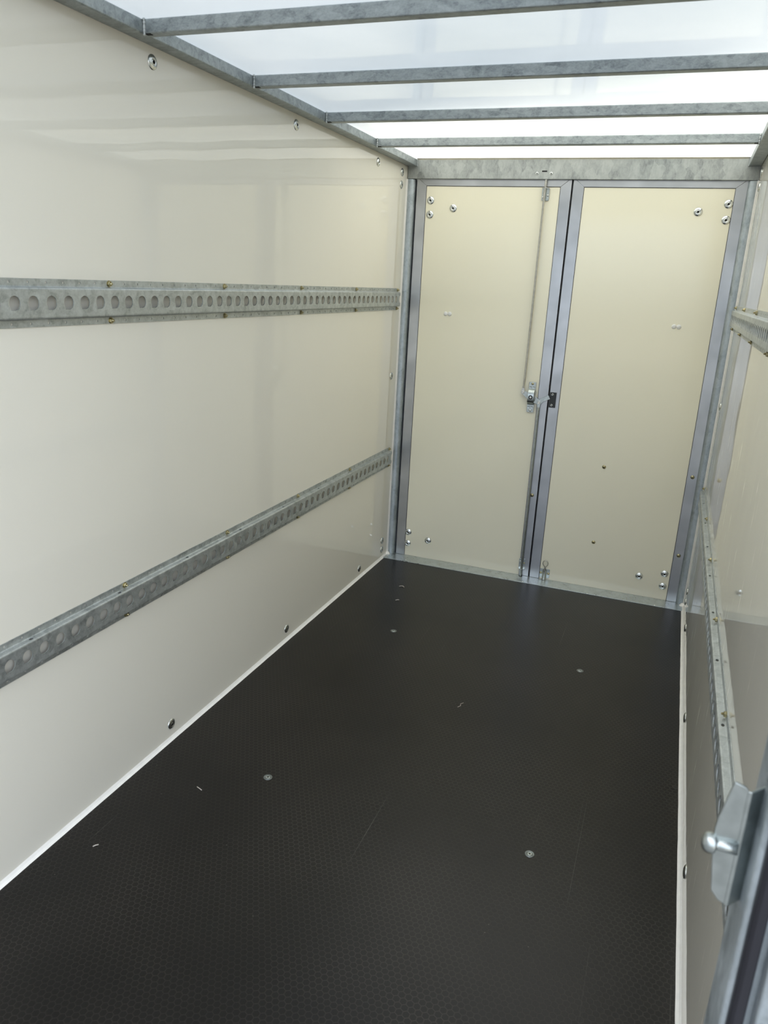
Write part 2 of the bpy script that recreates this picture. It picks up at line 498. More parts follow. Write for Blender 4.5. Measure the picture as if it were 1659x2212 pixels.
for side, x, s in (('left', 0.0, 1), ('right', W, -1)):
    bm = bmesh.new()
    wavy_bead(bm, 'y', YB + 0.05, -0.004, ((x - s * 0.001, -0.001), (x + s * 0.0125, -0.001), (x - s * 0.001, 0.0115)))
    tag(link_mesh('sealant_floor_bead_' + side, bm, M['seal'], smooth=False), kind='structure')  # white sealant bead along the floor edge
for i, (x, s) in enumerate(((0.0, 1), (W, -1))):
    bm = bmesh.new()
    wavy_bead(bm, 'z', 0.004, HB - 0.002, ((x - s * 0.001, 0.001), (x + s * 0.009, 0.001), (x - s * 0.001, -0.017)), amp=0.0005)
    # the untidy blob where the bead meets the floor
    lathe(bm, [(0, 0.016), (0.006, 0.013), (0.011, 0.006), (0.015, 0.0), (0.0, -0.001)], org=Vector((x + s * 0.008, -0.012, 0)), n=12)
    tag(link_mesh('trim_%d' % (i + 1), bm, M['seal']), kind='structure')

# ------------------------------------------------------------------ front frame: header beam, two posts, sill
def thing_mesh(name, bm, m, label, cat, group=None, **kw):
    return tag(link_mesh(name, bm, m, **kw), label, cat, group)

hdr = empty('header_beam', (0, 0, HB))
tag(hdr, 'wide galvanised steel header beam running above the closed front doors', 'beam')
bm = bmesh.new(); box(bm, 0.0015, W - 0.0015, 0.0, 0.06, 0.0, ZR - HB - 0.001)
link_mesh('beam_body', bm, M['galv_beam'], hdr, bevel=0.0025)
bm = bmesh.new(); wavy_bead(bm, 'x', 0.045, W - 0.045, ((0.001, ZR - HB), (-0.006, ZR - HB), (0.001, ZR - HB - 0.007)), amp=0.001)
link_mesh('sealant_bead', bm, M['joint'], hdr)
# latch slot and two rivets
bm = bmesh.new(); box(bm, -0.011, 0.011, -0.0012, 0.0006, -0.0028, 0.0028)
o = link_mesh('latch_slot', bm, M['hole'], hdr, bevel=0.0012); o.location = (0.636, 0, 0.033)
for x in (0.604, 0.666):
    bm = bmesh.new(); lathe(bm, [(0.0065, 0), (0.006, 0.0014), (0.004, 0.0022), (0.0026, 0.0022), (0.0022, 0.0004), (0, 0.0004)], axis=(0, -1, 0), n=18, mats=[0, 0, 0, 1, 1])
    o = link_mesh('rivet', bm, [M['chrome'], M['hole']], hdr); o.location = (x, 0, 0.024)

post_prof = [(0, -0.002), (0.006, -0.0035), (0.020, -0.0035), (0.030, 0.001), (0.036, 0.010), (0.037, 0.045), (0, 0.045)]
for s, x, lab in ((1, 0.0005, 'left'), (-1, W - 0.0005, 'right')):
    p = empty('door_post', (x, 0, 0))
    tag(p, 'upright galvanised steel post on the %s side of the front doors, under the header beam' % lab, 'post', 'posts beside the front doors')
    bm = bmesh.new(); prism(bm, [(s * a, b) for a, b in post_prof], 'z', 0.001, HB - 0.001)
    link_mesh('post_body', bm, M['galv_post'], p, bevel=0.002)
    bm = bmesh.new(); box(bm, min(s * 0.036, s * 0.060), max(s * 0.036, s * 0.060), 0.030, 0.0445, 0.002, HB - 0.002)
    link_mesh('dark_seal_strip', bm, M['rubber'], p)  # black strip added behind the door gap to block light and keep it dark

sill = empty('door_sill', (0, 0, 0))
tag(sill, 'flat galvanised sill strip screwed to the floor below the front doors', 'sill')
bm = bmesh.new(); box(bm, 0.006, W - 0.006, -0.078, 0.05, 0.0, 0.0025)
link_mesh('sill_plate', bm, M['sill'], sill, bevel=0.0008)
bm = bmesh.new(); lathe(bm, [(0.006, 0), (0.0055, 0.0009), (0.003, 0.0015), (0.0016, 0.0010), (0, 0.0010)], n=16)
first = link_mesh('screw', bm, M['chrome'], sill, smooth=True)
for i, (x, y) in enumerate(((0.124, -0.054), (0.436, -0.061), (0.746, -0.066), (1.06, -0.067), (1.371, -0.067))):
    o = first if i == 0 else first.copy()
    if i: C.objects.link(o); o.parent = sill
    o.location = (x, y, 0.0024)
bm = bmesh.new(); lathe(bm, [(0, 0.0003), (0.0095, 0.0003)], n=20)
o = link_mesh('bolt_hole', bm, M['hole'], sill); o.location = (0.722, 0.0015, 0.0026)

# ------------------------------------------------------------------ front doors (structure) with aluminium frames
def door(name, x0, x1, label, lip_left):
    d = empty(name, (x0, 0, 0)); d['kind'] = 'structure'; d['label'] = label
    w = x1 - x0
    yf = 0.014
    fw = 0.047; ft = 0.028; z1 = HB + 0.003
    zi = 1.829
    bm = bmesh.new(); box(bm, fw - 0.004, w - fw + 0.004, yf + 0.003, yf + 0.020, 0.003, zi + 0.004)
    link_mesh('panel', bm, M['door'], d)
    def fr(pts, nm='frame_profile'):
        bm = bmesh.new(); prism(bm, pts, 'y', yf, yf + 0.024)
        return link_mesh(nm, bm, M['alu'], d, bevel=0.0012)
    g = 0.0004
    fr([(0, 0.003), (fw, 0.003), (fw, zi - g), (fw - (z1 - zi) * 1.27, z1), (0, z1)])
    fr([(w, 0.003), (w, z1), (w - fw + (z1 - zi) * 1.27, z1), (w - fw, zi - g), (w - fw, 0.003)])
    fr([(fw + g, zi), (w - fw - g, zi), (w - fw + (z1 - zi) * 1.27 - g, z1), (fw - (z1 - zi) * 1.27 + g, z1)])
    # thin dark edge strips between profile and panel
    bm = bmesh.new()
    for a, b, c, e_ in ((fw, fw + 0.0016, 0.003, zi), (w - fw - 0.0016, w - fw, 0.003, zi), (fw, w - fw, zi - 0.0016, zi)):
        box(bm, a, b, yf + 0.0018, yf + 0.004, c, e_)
    link_mesh('edge_strip', bm, M['rubber'], d)
    return d
d1 = door('door_1', 0.045, 0.7575, 'cream front door leaf in an aluminium frame that carries the locking rods', False)
d2 = door('door_2', 0.7645, 1.4675, 'cream front door leaf in an aluminium frame without locking rods', True)
bm = bmesh.new(); box(bm, 0.752 - 0.045, 0.770 - 0.045, 0.0365, 0.044, 0.003, HB)
link_mesh('dark_seal_strip', bm, M['rubber'], d1)  # black strip added behind the centre gap as a light block
bm = bmesh.new(); box(bm, -0.0035, -0.0005, 0.020, 0.037, 0.003, HB)
link_mesh('gap_dark_lip', bm, M['rubber'], d2)  # black strip added inside the centre gap so that it shows dark

# ------------------------------------------------------------------ roof tubes
def rounded_rect(a0, a1, b0, b1, r=0.003, n=3):
    pts = []
    for cx, cz, st in ((a1 - r, b1 - r, 0), (a0 + r, b1 - r, 1), (a0 + r, b0 + r, 2), (a1 - r, b0 + r, 3)):
        for i in range(n + 1):
            t = (st + i / n) * PI / 2
            pts.append((cx + r * math.cos(t), cz + r * math.sin(t)))
    return pts

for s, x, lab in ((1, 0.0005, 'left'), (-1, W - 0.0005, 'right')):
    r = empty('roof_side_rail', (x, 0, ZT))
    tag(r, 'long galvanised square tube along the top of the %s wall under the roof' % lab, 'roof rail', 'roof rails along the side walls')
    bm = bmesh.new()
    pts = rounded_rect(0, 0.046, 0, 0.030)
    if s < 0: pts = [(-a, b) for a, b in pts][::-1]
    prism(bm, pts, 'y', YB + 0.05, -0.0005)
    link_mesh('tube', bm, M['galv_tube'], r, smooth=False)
    bm = bmesh.new()
    for i in range(9):
        t = i / 8
        lathe(bm, [(0, 0.003), (0.0025, 0.0022), (0.0032, 0), (0, -0.001)], axis=(s * 0.5, -0.7, 0.1), org=Vector((s * 0.0465, -0.001, 0.001 + t * 0.028)), n=8)
    link_mesh('weld_bead', bm, M['galv'], r, smooth=True)

bar_y = [(-0.503, 'nearest the header beam'), (-0.983, 'second from the header beam'), (-1.474, 'third from the header beam'), (-1.968, 'fourth from it')]
def weld(parent, x, s):
    bm = bmesh.new()
    random.seed(int(abs(x) * 100) + 3)
    for i in range(10):
        t = i / 9
        rr = random.uniform(0.0034, 0.0052)
        lathe(bm, [(0, rr), (rr * 0.75, rr * 0.6), (rr, 0), (0, -0.001)], axis=(s * 0.7, -0.7, 0), org=Vector((x, -0.0155, -0.001 + t * 0.030)), n=8)
    return link_mesh('weld_bead', bm, M['galv'], parent, smooth=True)
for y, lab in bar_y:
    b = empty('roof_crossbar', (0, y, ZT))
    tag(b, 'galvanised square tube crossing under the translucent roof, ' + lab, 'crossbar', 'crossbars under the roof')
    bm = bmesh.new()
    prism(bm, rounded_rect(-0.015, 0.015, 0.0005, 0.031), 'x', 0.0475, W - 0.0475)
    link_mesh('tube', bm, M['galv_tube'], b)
    weld(b, 0.0485, 1); weld(b, W - 0.0485, -1)
    # open tube ends: small drain notches
    bm = bmesh.new()
    box(bm, 0.050, 0.064, -0.014, -0.004, -0.0006, 0.0016)
    link_mesh('drain_notch', bm, M['hole'], b)
    bm = bmesh.new(); box(bm, W - 0.064, W - 0.050, -0.014, -0.004, -0.0006, 0.0016)
    link_mesh('drain_notch', bm, M['hole'], b)

# ------------------------------------------------------------------ perforated anchor rails
PITCH = 0.0508
Y_END = -0.0602
N_TILES = 58
def ring_tile(bm, P, a0, a1, b0, b1, hole, ca, cb, rim, angs=20):
    """rectangle (a0..a1, b0..b1) with a hole; P(a, b, inset) -> 3D; hole(angle) -> radius"""
    ang = [2 * PI * i / angs for i in range(angs)] + [math.atan2(b - cb, a - ca) % (2 * PI) for a in (a0, a1) for b in (b0, b1)]
    ang = sorted(set(round(t, 5) for t in ang))
    outer, inner, deep = [], [], []
    for t in ang:
        c, s = math.cos(t), math.sin(t)
        k = min(((a1 - ca) / c if c > 1e-9 else (a0 - ca) / c if c < -1e-9 else 9), ((b1 - cb) / s if s > 1e-9 else (b0 - cb) / s if s < -1e-9 else 9))
        outer.append(bm.verts.new(P(ca + c * k, cb + s * k, 0)))
        r = hole(t)
        inner.append(bm.verts.new(P(ca + c * r, cb + s * r, 0)))
        deep.append(bm.verts.new(P(ca + c * r, cb + s * r, rim)))
    n = len(ang)
    for i in range(n):
        j = (i + 1) % n
        bm.faces.new((outer[i], outer[j], inner[j], inner[i]))
        bm.faces.new((inner[i], inner[j], deep[j], deep[i]))

def keyhole(t):
    r = 0.0150
    d = abs((t - 1.32 * PI + PI) % (2 * PI) - PI)
    return r + 0.0045 * max(0, 1 - d / 0.28)

def rail_body(parent, s):
    """hat profile 0.10 high, 0.018 deep; s=+1 on the left wall (front face towards +x), -1 on the right wall"""
    bm = bmesh.new()
    F, D = 0.0022, 0.0180
    q = lambda d, a, b: (s * d, a, b)
    face = lambda a, b, i: q(D - i, a, b)
    flange = lambda a, b, i: q(F - i, a, b)
    for k in range(1, N_TILES):
        c = Y_END - PITCH * k
        ring_tile(bm, face, c - PITCH / 2, c + PITCH / 2, -0.0275, 0.0275, keyhole, c, 0.001, 0.0024)
        for lo, hi, cb in ((0.0350, 0.0500, 0.0425), (-0.0500, -0.0350, -0.0425)):
            ring_tile(bm, flange, c - PITCH / 2, c + PITCH / 2, lo, hi, lambda t: 0.0028, c + 0.004, cb, 0.0021, 8)
    # half tile at the front end, cut through a hole
    c = Y_END; a0 = c - PITCH / 2
    arc = [(c - 0.015 * math.sin(PI * i / 8), 0.001 + 0.015 * math.cos(PI * i / 8)) for i in range(9)]
    pts = [(c + 0.003, -0.0275), (a0, -0.0275), (a0, 0.0275), (c + 0.003, 0.0275), (c + 0.003, 0.0185), (c, 0.0185)] + arc[1:-1] + [(c, -0.0165), (c + 0.003, -0.0165)]
    bm.faces.new([bm.verts.new(face(a, b, 0)) for a, b in pts])
    for lo, hi in ((0.035, 0.05), (-0.05, -0.035)):
        bm.faces.new([bm.verts.new(flange(a, b, 0)) for a, b in ((a0, lo), (c + 0.006, lo), (c + 0.006, hi), (a0, hi))])
    a_lo = Y_END - PITCH * (N_TILES - 0.5); a_hi = Y_END + 0.003
    # bends and webs as long strips
    bend = [(F, 0.0350), (F + 0.0006, 0.0340), (F + 0.0025, 0.0332), (D - 0.0032, 0.0322), (D - 0.0010, 0.0312), (D - 0.0002, 0.0296), (D, 0.0275)]
    for sg in (1, -1):
        for (d0, h0), (d1_, h1) in zip(bend[:-1], bend[1:]):
            web = abs(d1_ - d0) > 0.008
            if web and sg > 0:
                # the upper web has a small drain slot every six holes
                P = lambda a, t, i, d0=d0, d1_=d1_, h0=h0, h1=h1: q(d0 + (d1_ - d0) * t, a, h0 + (h1 - h0) * t - i)
                cur = a_hi
                for j in range(10):
                    ys = -0.597 + 0.3048 - 0.3048 * j
                    if ys - 0.012 < a_lo or ys + 0.012 > a_hi: continue
                    bm.faces.new([bm.verts.new(P(a, t, 0)) for a, t in ((ys + 0.012, 0), (cur, 0), (cur, 1), (ys + 0.012, 1))])
                    el = lambda t: 1.0 / math.sqrt((math.cos(t) / 0.0062) ** 2 + (math.sin(t) / 0.0034) ** 2)
                    # parameterise the web by metres so that the slot keeps its shape
                    Lw = math.hypot(d1_ - d0, h1 - h0)
                    ring_tile(bm, lambda a, b, i: P(a, b / Lw, i), ys - 0.012, ys + 0.012, 0, Lw, el, ys, Lw * 0.42, 0.002, 14)
                    cur = ys - 0.012
                bm.faces.new([bm.verts.new(P(a, t, 0)) for a, t in ((a_lo, 0), (cur, 0), (cur, 1), (a_lo, 1))])
            else:
                f = bm.faces.new([bm.verts.new(q(d, a, sg * h)) for d, a, h in ((d0, a_lo, h0), (d0, a_hi, h0), (d1_, a_hi, h1), (d1_, a_lo, h1))])
                f.smooth = not web
        # sheet edge of the flange
        bm.faces.new([bm.verts.new(q(d, a, sg * h)) for d, a, h in ((F, a_lo, 0.05), (F, a_hi, 0.05), (0.0002, a_hi, 0.0502), (0.0002, a_lo, 0.0502))])
    # front end edge of the sheet (thin lip all round the hat)
    prof = [(F, 0.05)] + bend + [(D, 0.0185)]
    for sg in (1, -1):
        for (d0, h0), (d1_, h1) in zip(prof[:-1], prof[1:]):
            bm.faces.new([bm.verts.new(p) for p in (q(d0, a_hi, sg * h0), q(d1_, a_hi, sg * h1), q(max(d1_ - 0.002, 0), a_hi, sg * (h1 - 0.0015)), q(max(d0 - 0.002, 0), a_hi, sg * (h0 - 0.0015)))])
    return link_mesh('rail_body', bm, M['galv_rail'], parent)

def make_bolt(parent):
    """threaded bolt end (axis +X) with its hexagon nut"""
    bm = bmesh.new()
    pr = [(0.0028, 0.0)]
    h = 0.0
    while h < 0.0095:
        pr += [(0.0029, h + 0.0004), (0.0024, h + 0.0010)]; h += 0.0012
    pr += [(0.0018, 0.0108), (0, 0.0108)]
    lathe(bm, pr, axis=(1, 0, 0), n=12)
    b = link_mesh('bolt', bm, M['brass'], parent)
    bm = bmesh.new()
    lathe(bm, [(0.0029, 0.0002), (0.0060, 0.0002), (0.0066, 0.0010), (0.0066, 0.0046), (0.0058, 0.0056), (0.0029, 0.0056)], axis=(1, 0, 0), n=6)
    lathe(bm, [(0.0029, 0), (0.0078, 0), (0.0078, 0.0008), (0.0029, 0.0008)], axis=(1, 0, 0), n=18)
    link_mesh('nut', bm, M['brass'], b)
    return b

def rail(s, x, zc, label, slant=0.0):
    r = empty('anchor_rail', (x, 0, zc))
    tag(r, label, 'anchor rail', 'perforated anchor rails on the side walls')
    rail_body(r, s)
    proto = None
    for j in range(6):
        y = -0.060 - 0.508 * j
        for sg in (1, -1):
            if proto is None:
                o = proto = make_bolt(r)
            else:
                o = proto.copy(); C.objects.link(o); o.parent = r
                n = proto.children[0].copy(); C.objects.link(n); n.parent = o
            o.location = (s * 0.0022, y, sg * 0.0425)
            o.rotation_euler = (random.uniform(0, 1), 0, 0 if s > 0 else PI)
    return r
rail(1, 0.0, 1.315, 'upper perforated galvanised anchor rail on the left wall, running level to the front doors')
rail(1, 0.0, 0.5395, 'lower perforated galvanised anchor rail on the left wall, slanting up towards the front doors')
rail(-1, W, 1.3185, 'upper perforated galvanised anchor rail on the right wall, short stretch seen at the edge')
rail(-1, W, 0.5425, 'lower perforated galvanised anchor rail on the right wall, seen edge on above the floor')

# ------------------------------------------------------------------ domed bolts
def dome(name='dome_bolt'):
    t = empty(name)
    bm = bmesh.new()
    lathe(bm, [(0.0175, 0.0), (0.0173, 0.0012), (0.0158, 0.0024), (0.0130, 0.0037), (0.0098, 0.0046), (0.0082, 0.0047), (0.0074, 0.0036), (0.0068, 0.0036), (0.0062, 0.0044), (0.0045, 0.0046)], axis=(0, 0, 1), n=32)
    link_mesh('head', bm, M['chrome'], t, smooth=True)
    bm = bmesh.new()
    lathe(bm, [(0.0045, 0.0046), (0.0039, 0.0042), (0.0036, 0.0006), (0, 0.0005)], n=6)
    link_mesh('hex_socket', bm, M['hole'], t)
    return t
DOME = None
def place(src, loc, rot, label, cat, group):
    r = src.copy(); C.objects.link(r); r.location = loc; r.rotation_euler = rot
    for ch in src.children:
        c = ch.copy(); C.objects.link(c); c.parent = r
    tag(r, label, cat, group)
    return r
ROT = {'left': (0, PI / 2, 0), 'right': (0, -PI / 2, 0), 'door': (PI / 2, 0, 0), 'floor': (0, 0, 0)}
spots = []
G = {'door': 'domed bolts on the front doors', 'left': 'domed bolts on the left wall', 'right': 'domed bolts on the right wall'}
yd = 0.0170
for x, z, l in ((0.116, 1.766, 'door with the rods, top corner, upper one by the frame'), (0.116, 1.704, 'door with the rods, top corner, lower one by the frame'),
                (0.228, 1.734, 'door with the rods, top corner, set further in from the frame'),
                (0.107, 0.132, 'door with the rods, bottom corner, upper one by the frame'), (0.107, 0.070, 'door with the rods, bottom corner, lower one by the frame'),
                (0.218, 0.102, 'door with the rods, bottom corner, set further in from the frame'),
                (1.290, 1.737, 'door without rods, top corner, set further in from the frame'), (1.4025, 1.769, 'door without rods, top corner, upper one by the frame'),
                (1.4025, 1.707, 'door without rods, top corner, lower one by the frame'),
                (1.283, 0.102, 'door without rods, bottom corner, set further in from the frame'), (1.3945, 0.134, 'door without rods, bottom corner, upper one by the frame'),
                (1.3945, 0.071, 'door without rods, bottom corner, lower one by the frame')):
    spots.append(('door', (x, yd, z), 'domed bolt on ' + l))
for y, z, l in ((-1.892, 1.877, 'below the roof rail, nearest the viewer'), (-1.129, 1.878, 'below the roof rail, second from the viewer'),
                (-0.376, 1.874, 'below the roof rail, third from the viewer'), (-0.072, 1.875, 'in its top front corner, upper of two'),
                (-0.076, 1.822, 'in its top front corner, lower of two'), (-0.079, 0.951, 'halfway up beside the door post'),
                (-0.088, 0.097, 'in its bottom front corner, upper of two'), (-0.088, 0.048, 'in its bottom front corner, lower of two'),
                (-0.393, 0.046, 'above the floor edge, nearest the doors'), (-1.149, 0.048, 'above the floor edge, middle of three'),
                (-1.909, 0.050, 'above the floor edge, nearest the viewer')):
    spots.append(('left', (0, y, z), 'domed bolt on the left wall, ' + l))
for y, z, l in ((-0.085, 1.875, 'in its top front corner, upper of two'), (-0.085, 1.822, 'in its top front corner, lower of two'),
                (-0.085, 0.955, 'halfway up beside the door post'), (-0.090, 0.105, 'in its bottom front corner, upper of two'),
                (-0.090, 0.055, 'in its bottom front corner, lower of two'), (-0.400, 0.055, 'above the floor edge, nearest the doors'),
                (-1.155, 0.048, 'above the floor edge, middle of three'), (-1.925, 0.055, 'above the floor edge, nearest the viewer')):
    spots.append(('right', (W, y, z), 'domed bolt on the right wall, ' + l))
for i, (w, loc, lab) in enumerate(spots):
    if i == 0:
        DOME = dome(); DOME.location = loc; DOME.rotation_euler = ROT[w]
        tag(DOME, lab, 'bolt', G[w])
    else:
        place(DOME, loc, ROT[w], lab, 'bolt', G[w])

# white cover caps in pairs, brass screw heads
cap0 = None
for x, z, lab in ((0.2275, 1.2595, 'left cap of the white pair on the door with the rods'), (0.2475, 1.2598, 'right cap of the white pair on the door with the rods'),
                  (1.2655, 1.268, 'left cap of the white pair on the door without rods'), (1.2855, 1.2678, 'right cap of the white pair on the door without rods')):
    if cap0 is None:
        bm = bmesh.new(); lathe(bm, [(0.0102, 0), (0.0100, 0.0012), (0.0085, 0.0030), (0.0055, 0.0042), (0, 0.0048)], n=24)
        cap0 = link_mesh('cover_cap', bm, M['cap'], smooth=True); o = cap0
    else:
        o = cap0.copy(); C.objects.link(o)
    o.location = (x, yd, z); o.rotation_euler = ROT['door']
    tag(o, 'small domed ' + lab, 'cap', 'white cover caps on the front doors')
scr = None
for x, z, y, lab in ((1.0535, 0.610, yd, 'on the panel without rods, upper of two'), (1.052, 0.235, yd, 'on the panel without rods, lower of two'),
                     (1.4437, 0.614, 0.014, 'on the frame beside the lower right rail, upper of two'), (1.442, 0.235, 0.014, 'on the frame beside the lower right rail, lower of two'),
                     (0.7335, 0.426, 0.014, 'on the frame beside the lower locking rod')):
    if scr is None:
        scr = empty('brass_screw')
        bm = bmesh.new(); lathe(bm, [(0.0088, 0), (0.0084, 0.0018), (0.0064, 0.0036), (0.0032, 0.0046), (0, 0.0048)], n=22)
        link_mesh('head', bm, M['brass'], scr, smooth=True)
        bm = bmesh.new(); box(bm, -0.0040, 0.0040, -0.0008, 0.0008, 0.0030, 0.0049); box(bm, -0.0008, 0.0008, -0.0040, 0.0040, 0.0030, 0.00488)
        link_mesh('cross_slot', bm, M['hole'], scr)
        o = scr; o.location = (x, y, z); o.rotation_euler = ROT['door']
        tag(o, 'yellow domed screw head ' + lab, 'screw', 'yellow screws on the front doors')
    else:
        o = place(scr, (x, y, z), ROT['door'], 'yellow domed screw head ' + lab, 'screw', 'yellow screws on the front doors')

# floor washers
fl = None
for x, y, lab in ((0.360, -0.880, 'far pair, on the left'), (1.127, -0.883, 'far pair, on the right'), (0.366, -1.957, 'near pair, on the left'), (1.130, -1.955, 'near pair, on the right')):
    if fl is None:
        fl = empty('floor_bolt', (x, y, 0))
        bm = bmesh.new(); lathe(bm, [(0.0128, 0.0), (0.0126, 0.0010), (0.0112, 0.0016), (0.0080, 0.0010), (0.0068, 0.0004)], n=28)
        link_mesh('washer', bm, M['washer'], fl, smooth=True)
        bm = bmesh.new(); lathe(bm, [(0.0068, 0.0004), (0.0050, 0.0014), (0.0028, 0.0014)], n=20)
        link_mesh('head', bm, M['zinc'], fl)
        bm = bmesh.new(); lathe(bm, [(0.0028, 0.0014), (0.0026, 0.0006), (0, 0.0006)], n=6)
        link_mesh('hex_socket', bm, M['hole'], fl)
        tag(fl, 'sunk round steel bolt in the dark floor, ' + lab, 'bolt', 'sunk bolts in the dark floor')
    else:
        place(fl, (x, y, 0), (0, 0, random.uniform(0, 6)), 'sunk round steel bolt in the dark floor, ' + lab, 'bolt', 'sunk bolts in the dark floor')

# ------------------------------------------------------------------ locking gear on the left door leaf
YF = 0.014     # face of the aluminium profile
lock = empty('door_lock', (0.680, YF, 0.905))
tag(lock, 'zinc-plated rotary lock with cam arms and two long rods on the left front door', 'lock')
bm = bmesh.new(); prism(bm, rounded_rect(-0.0165, 0.0165, -0.074, 0.069, 0.003), 'y', -0.0035, 0.003)
link_mesh('back_plate', bm, M['zinc'], lock, bevel=0.0006)
for x, z, nm, r in ((0.0, 0.061, 'screw', 0.0058), (0.0, -0.065, 'screw', 0.0058)):
    bm = bmesh.new(); lathe(bm, [(r, 0), (r * 0.92, 0.0015), (r * 0.5, 0.0030), (0, 0.0034)], axis=(0, -1, 0), n=18)
    o = link_mesh(nm, bm, M['brass'] if z > 0 else M['chrome'], lock, smooth=True); o.location = (x, -0.0035, z)
for x, z in ((-0.008, 0.044), (0.008, 0.044), (-0.008, -0.050), (0.008, -0.050)):
    bm = bmesh.new(); lathe(bm, [(0.0052, 0), (0.0048, 0.001), (0.0030, 0.0006), (0.0028, -0.001), (0, -0.001)], axis=(0, -1, 0), n=16, mats=[0, 0, 0, 1, 1])
    o = link_mesh('plate_hole', bm, [M['zinc'], M['hole']], lock); o.location = (x, -0.0035, z)
# domed housing bridging the plate (arched in section)
bm = bmesh.new()
sec = [(-0.038, -0.0035), (-0.034, -0.012), (-0.026, -0.021), (-0.014, -0.026), (0.014, -0.026), (0.026, -0.021), (0.034, -0.012), (0.038, -0.0035)]
A = [bm.verts.new((-0.0155, y, z)) for z, y in sec]; B = [bm.verts.new((0.0155, y, z)) for z, y in sec]
for i in range(len(sec) - 1): bm.faces.new((A[i], A[i + 1], B[i + 1], B[i]))
bm.faces.new((A[-1], A[0], B[0], B[-1])); bm.faces.new(A); bm.faces.new(B[::-1])
o = link_mesh('housing', bm, M['zinc'], lock, bevel=0.0018)
bm = bmesh.new()
lathe(bm, [(0.0098, 0.0), (0.0096, 0.0012), (0.0080, 0.0014)], axis=(0, -1, 0), n=24, mats=[0, 0])
lathe(bm, [(0.0080, 0.0014), (0.0078, 0.0002), (0.0052, 0.0002)], axis=(0, -1, 0), n=24)
o = link_mesh('bearing_ring', bm, M['hole'], lock); o.location = (0, -0.026, 0)
bm = bmesh.new(); prism(bm, [(-0.0042, -0.0042), (0.0042, -0.0042), (0.0042, 0.0042), (-0.0042, 0.0042)], 'y', -0.0018, 0.001)
o = link_mesh('square_spindle', bm, M['steel'], lock); o.location = (0, -0.026, 0)
# cam plate: one piece, rounded ends, reaching to both rods and to the latch tongue
def hull_arm(bm, p, q_, r1, r2, y0, y1, n=10):
    d = math.atan2(q_[1] - p[1], q_[0] - p[0])
    pts = [(p[0] + r1 * math.cos(d + PI / 2 + PI * i / n), p[1] + r1 * math.sin(d + PI / 2 + PI * i / n)) for i in range(n + 1)]
    pts += [(q_[0] + r2 * math.cos(d - PI / 2 + PI * i / n), q_[1] + r2 * math.sin(d - PI / 2 + PI * i / n)) for i in range(n + 1)]
    prism(bm, pts, 'y', y0, y1)
PL, PR = (-0.041, 0.019), (0.040, -0.023)
bm = bmesh.new(); hull_arm(bm, PL, (0.0, -0.004), 0.0085, 0.017, -0.0105, -0.0060)
link_mesh('cam_arm', bm, M['zinc'], lock, bevel=0.0006)
bm = bmesh.new(); hull_arm(bm, (0.0, -0.004), PR, 0.017, 0.0110, -0.0108, -0.0063)
link_mesh('cam_arm', bm, M['zinc'], lock, bevel=0.0006)
bm = bmesh.new()
tg = [(0.036, -0.033), (0.049, -0.029), (0.060, -0.018), (0.0905, -0.001), (0.0805, 0.016), (0.050, -0.001), (0.034, -0.013)]
prism(bm, tg, 'y', -0.0128, -0.0088)
link_mesh('latch_tongue', bm, M['zinc'], lock, bevel=0.0008)
for px, pz in (PL, PR):
    bm = bmesh.new(); lathe(bm, [(0.0068, 0), (0.0066, 0.0022), (0.0058, 0.0030), (0.0042, 0.0030), (0.0036, 0.0024), (0, 0.0024)], axis=(0, -1, 0), n=22)
    o = link_mesh('pivot_rivet', bm, M['steel'], lock, smooth=False); o.location = (px, -0.0150, pz)
# return spring wire between housing and arm
bm = bmesh.new(); tube_path(bm, [(0.018, -0.014, 0.030), (0.024, -0.016, 0.026), (0.021, -0.016, 0.016), (0.017, -0.015, 0.004), (0.020, -0.016, -0.008), (0.016, -0.014, -0.020)], 0.0012, 8)
link_mesh('spring_wire', bm, M['steel'], lock, smooth=True)
def lk(x, z): return (x - 0.680, z - 0.905)
# rods: flattened eye at the pivot, then round bar to the guide
def rod(pts, eye, r, nm, m, parent):
    bm = bmesh.new(); tube_path(bm, pts, r, 14)
    hull_arm(bm, eye[0], eye[1], 0.0085, 0.0052, -0.0150, -0.0112)
    return link_mesh(nm, bm, m, parent, smooth=False)
ux, uz = lk(0.646, 1.56)
rod([(PL[0] + 0.001, -0.0125, 0.038), (PL[0] + 0.0025, -0.0125, 0.10), (PL[0] + 0.005, -0.0125, 0.5), (0.645 - 0.680, -0.0125, 1.8 - 0.905), (0.647 - 0.680, -0.0125, HB - 0.0008 - 0.905)],
    (PL, (PL[0] + 0.001, 0.045)), 0.0048, 'locking_rod', M['steel'], lock)
rod([(PR[0] + 0.0, -0.0125, -0.045), (PR[0] + 0.001, -0.0125, -0.20), (PR[0] + 0.001, -0.0125, -0.6), (0.0415, -0.0125, 0.0032 - 0.905)],
    (PR, (PR[0], -0.052)), 0.0052, 'locking_rod', M['zinc'], lock)

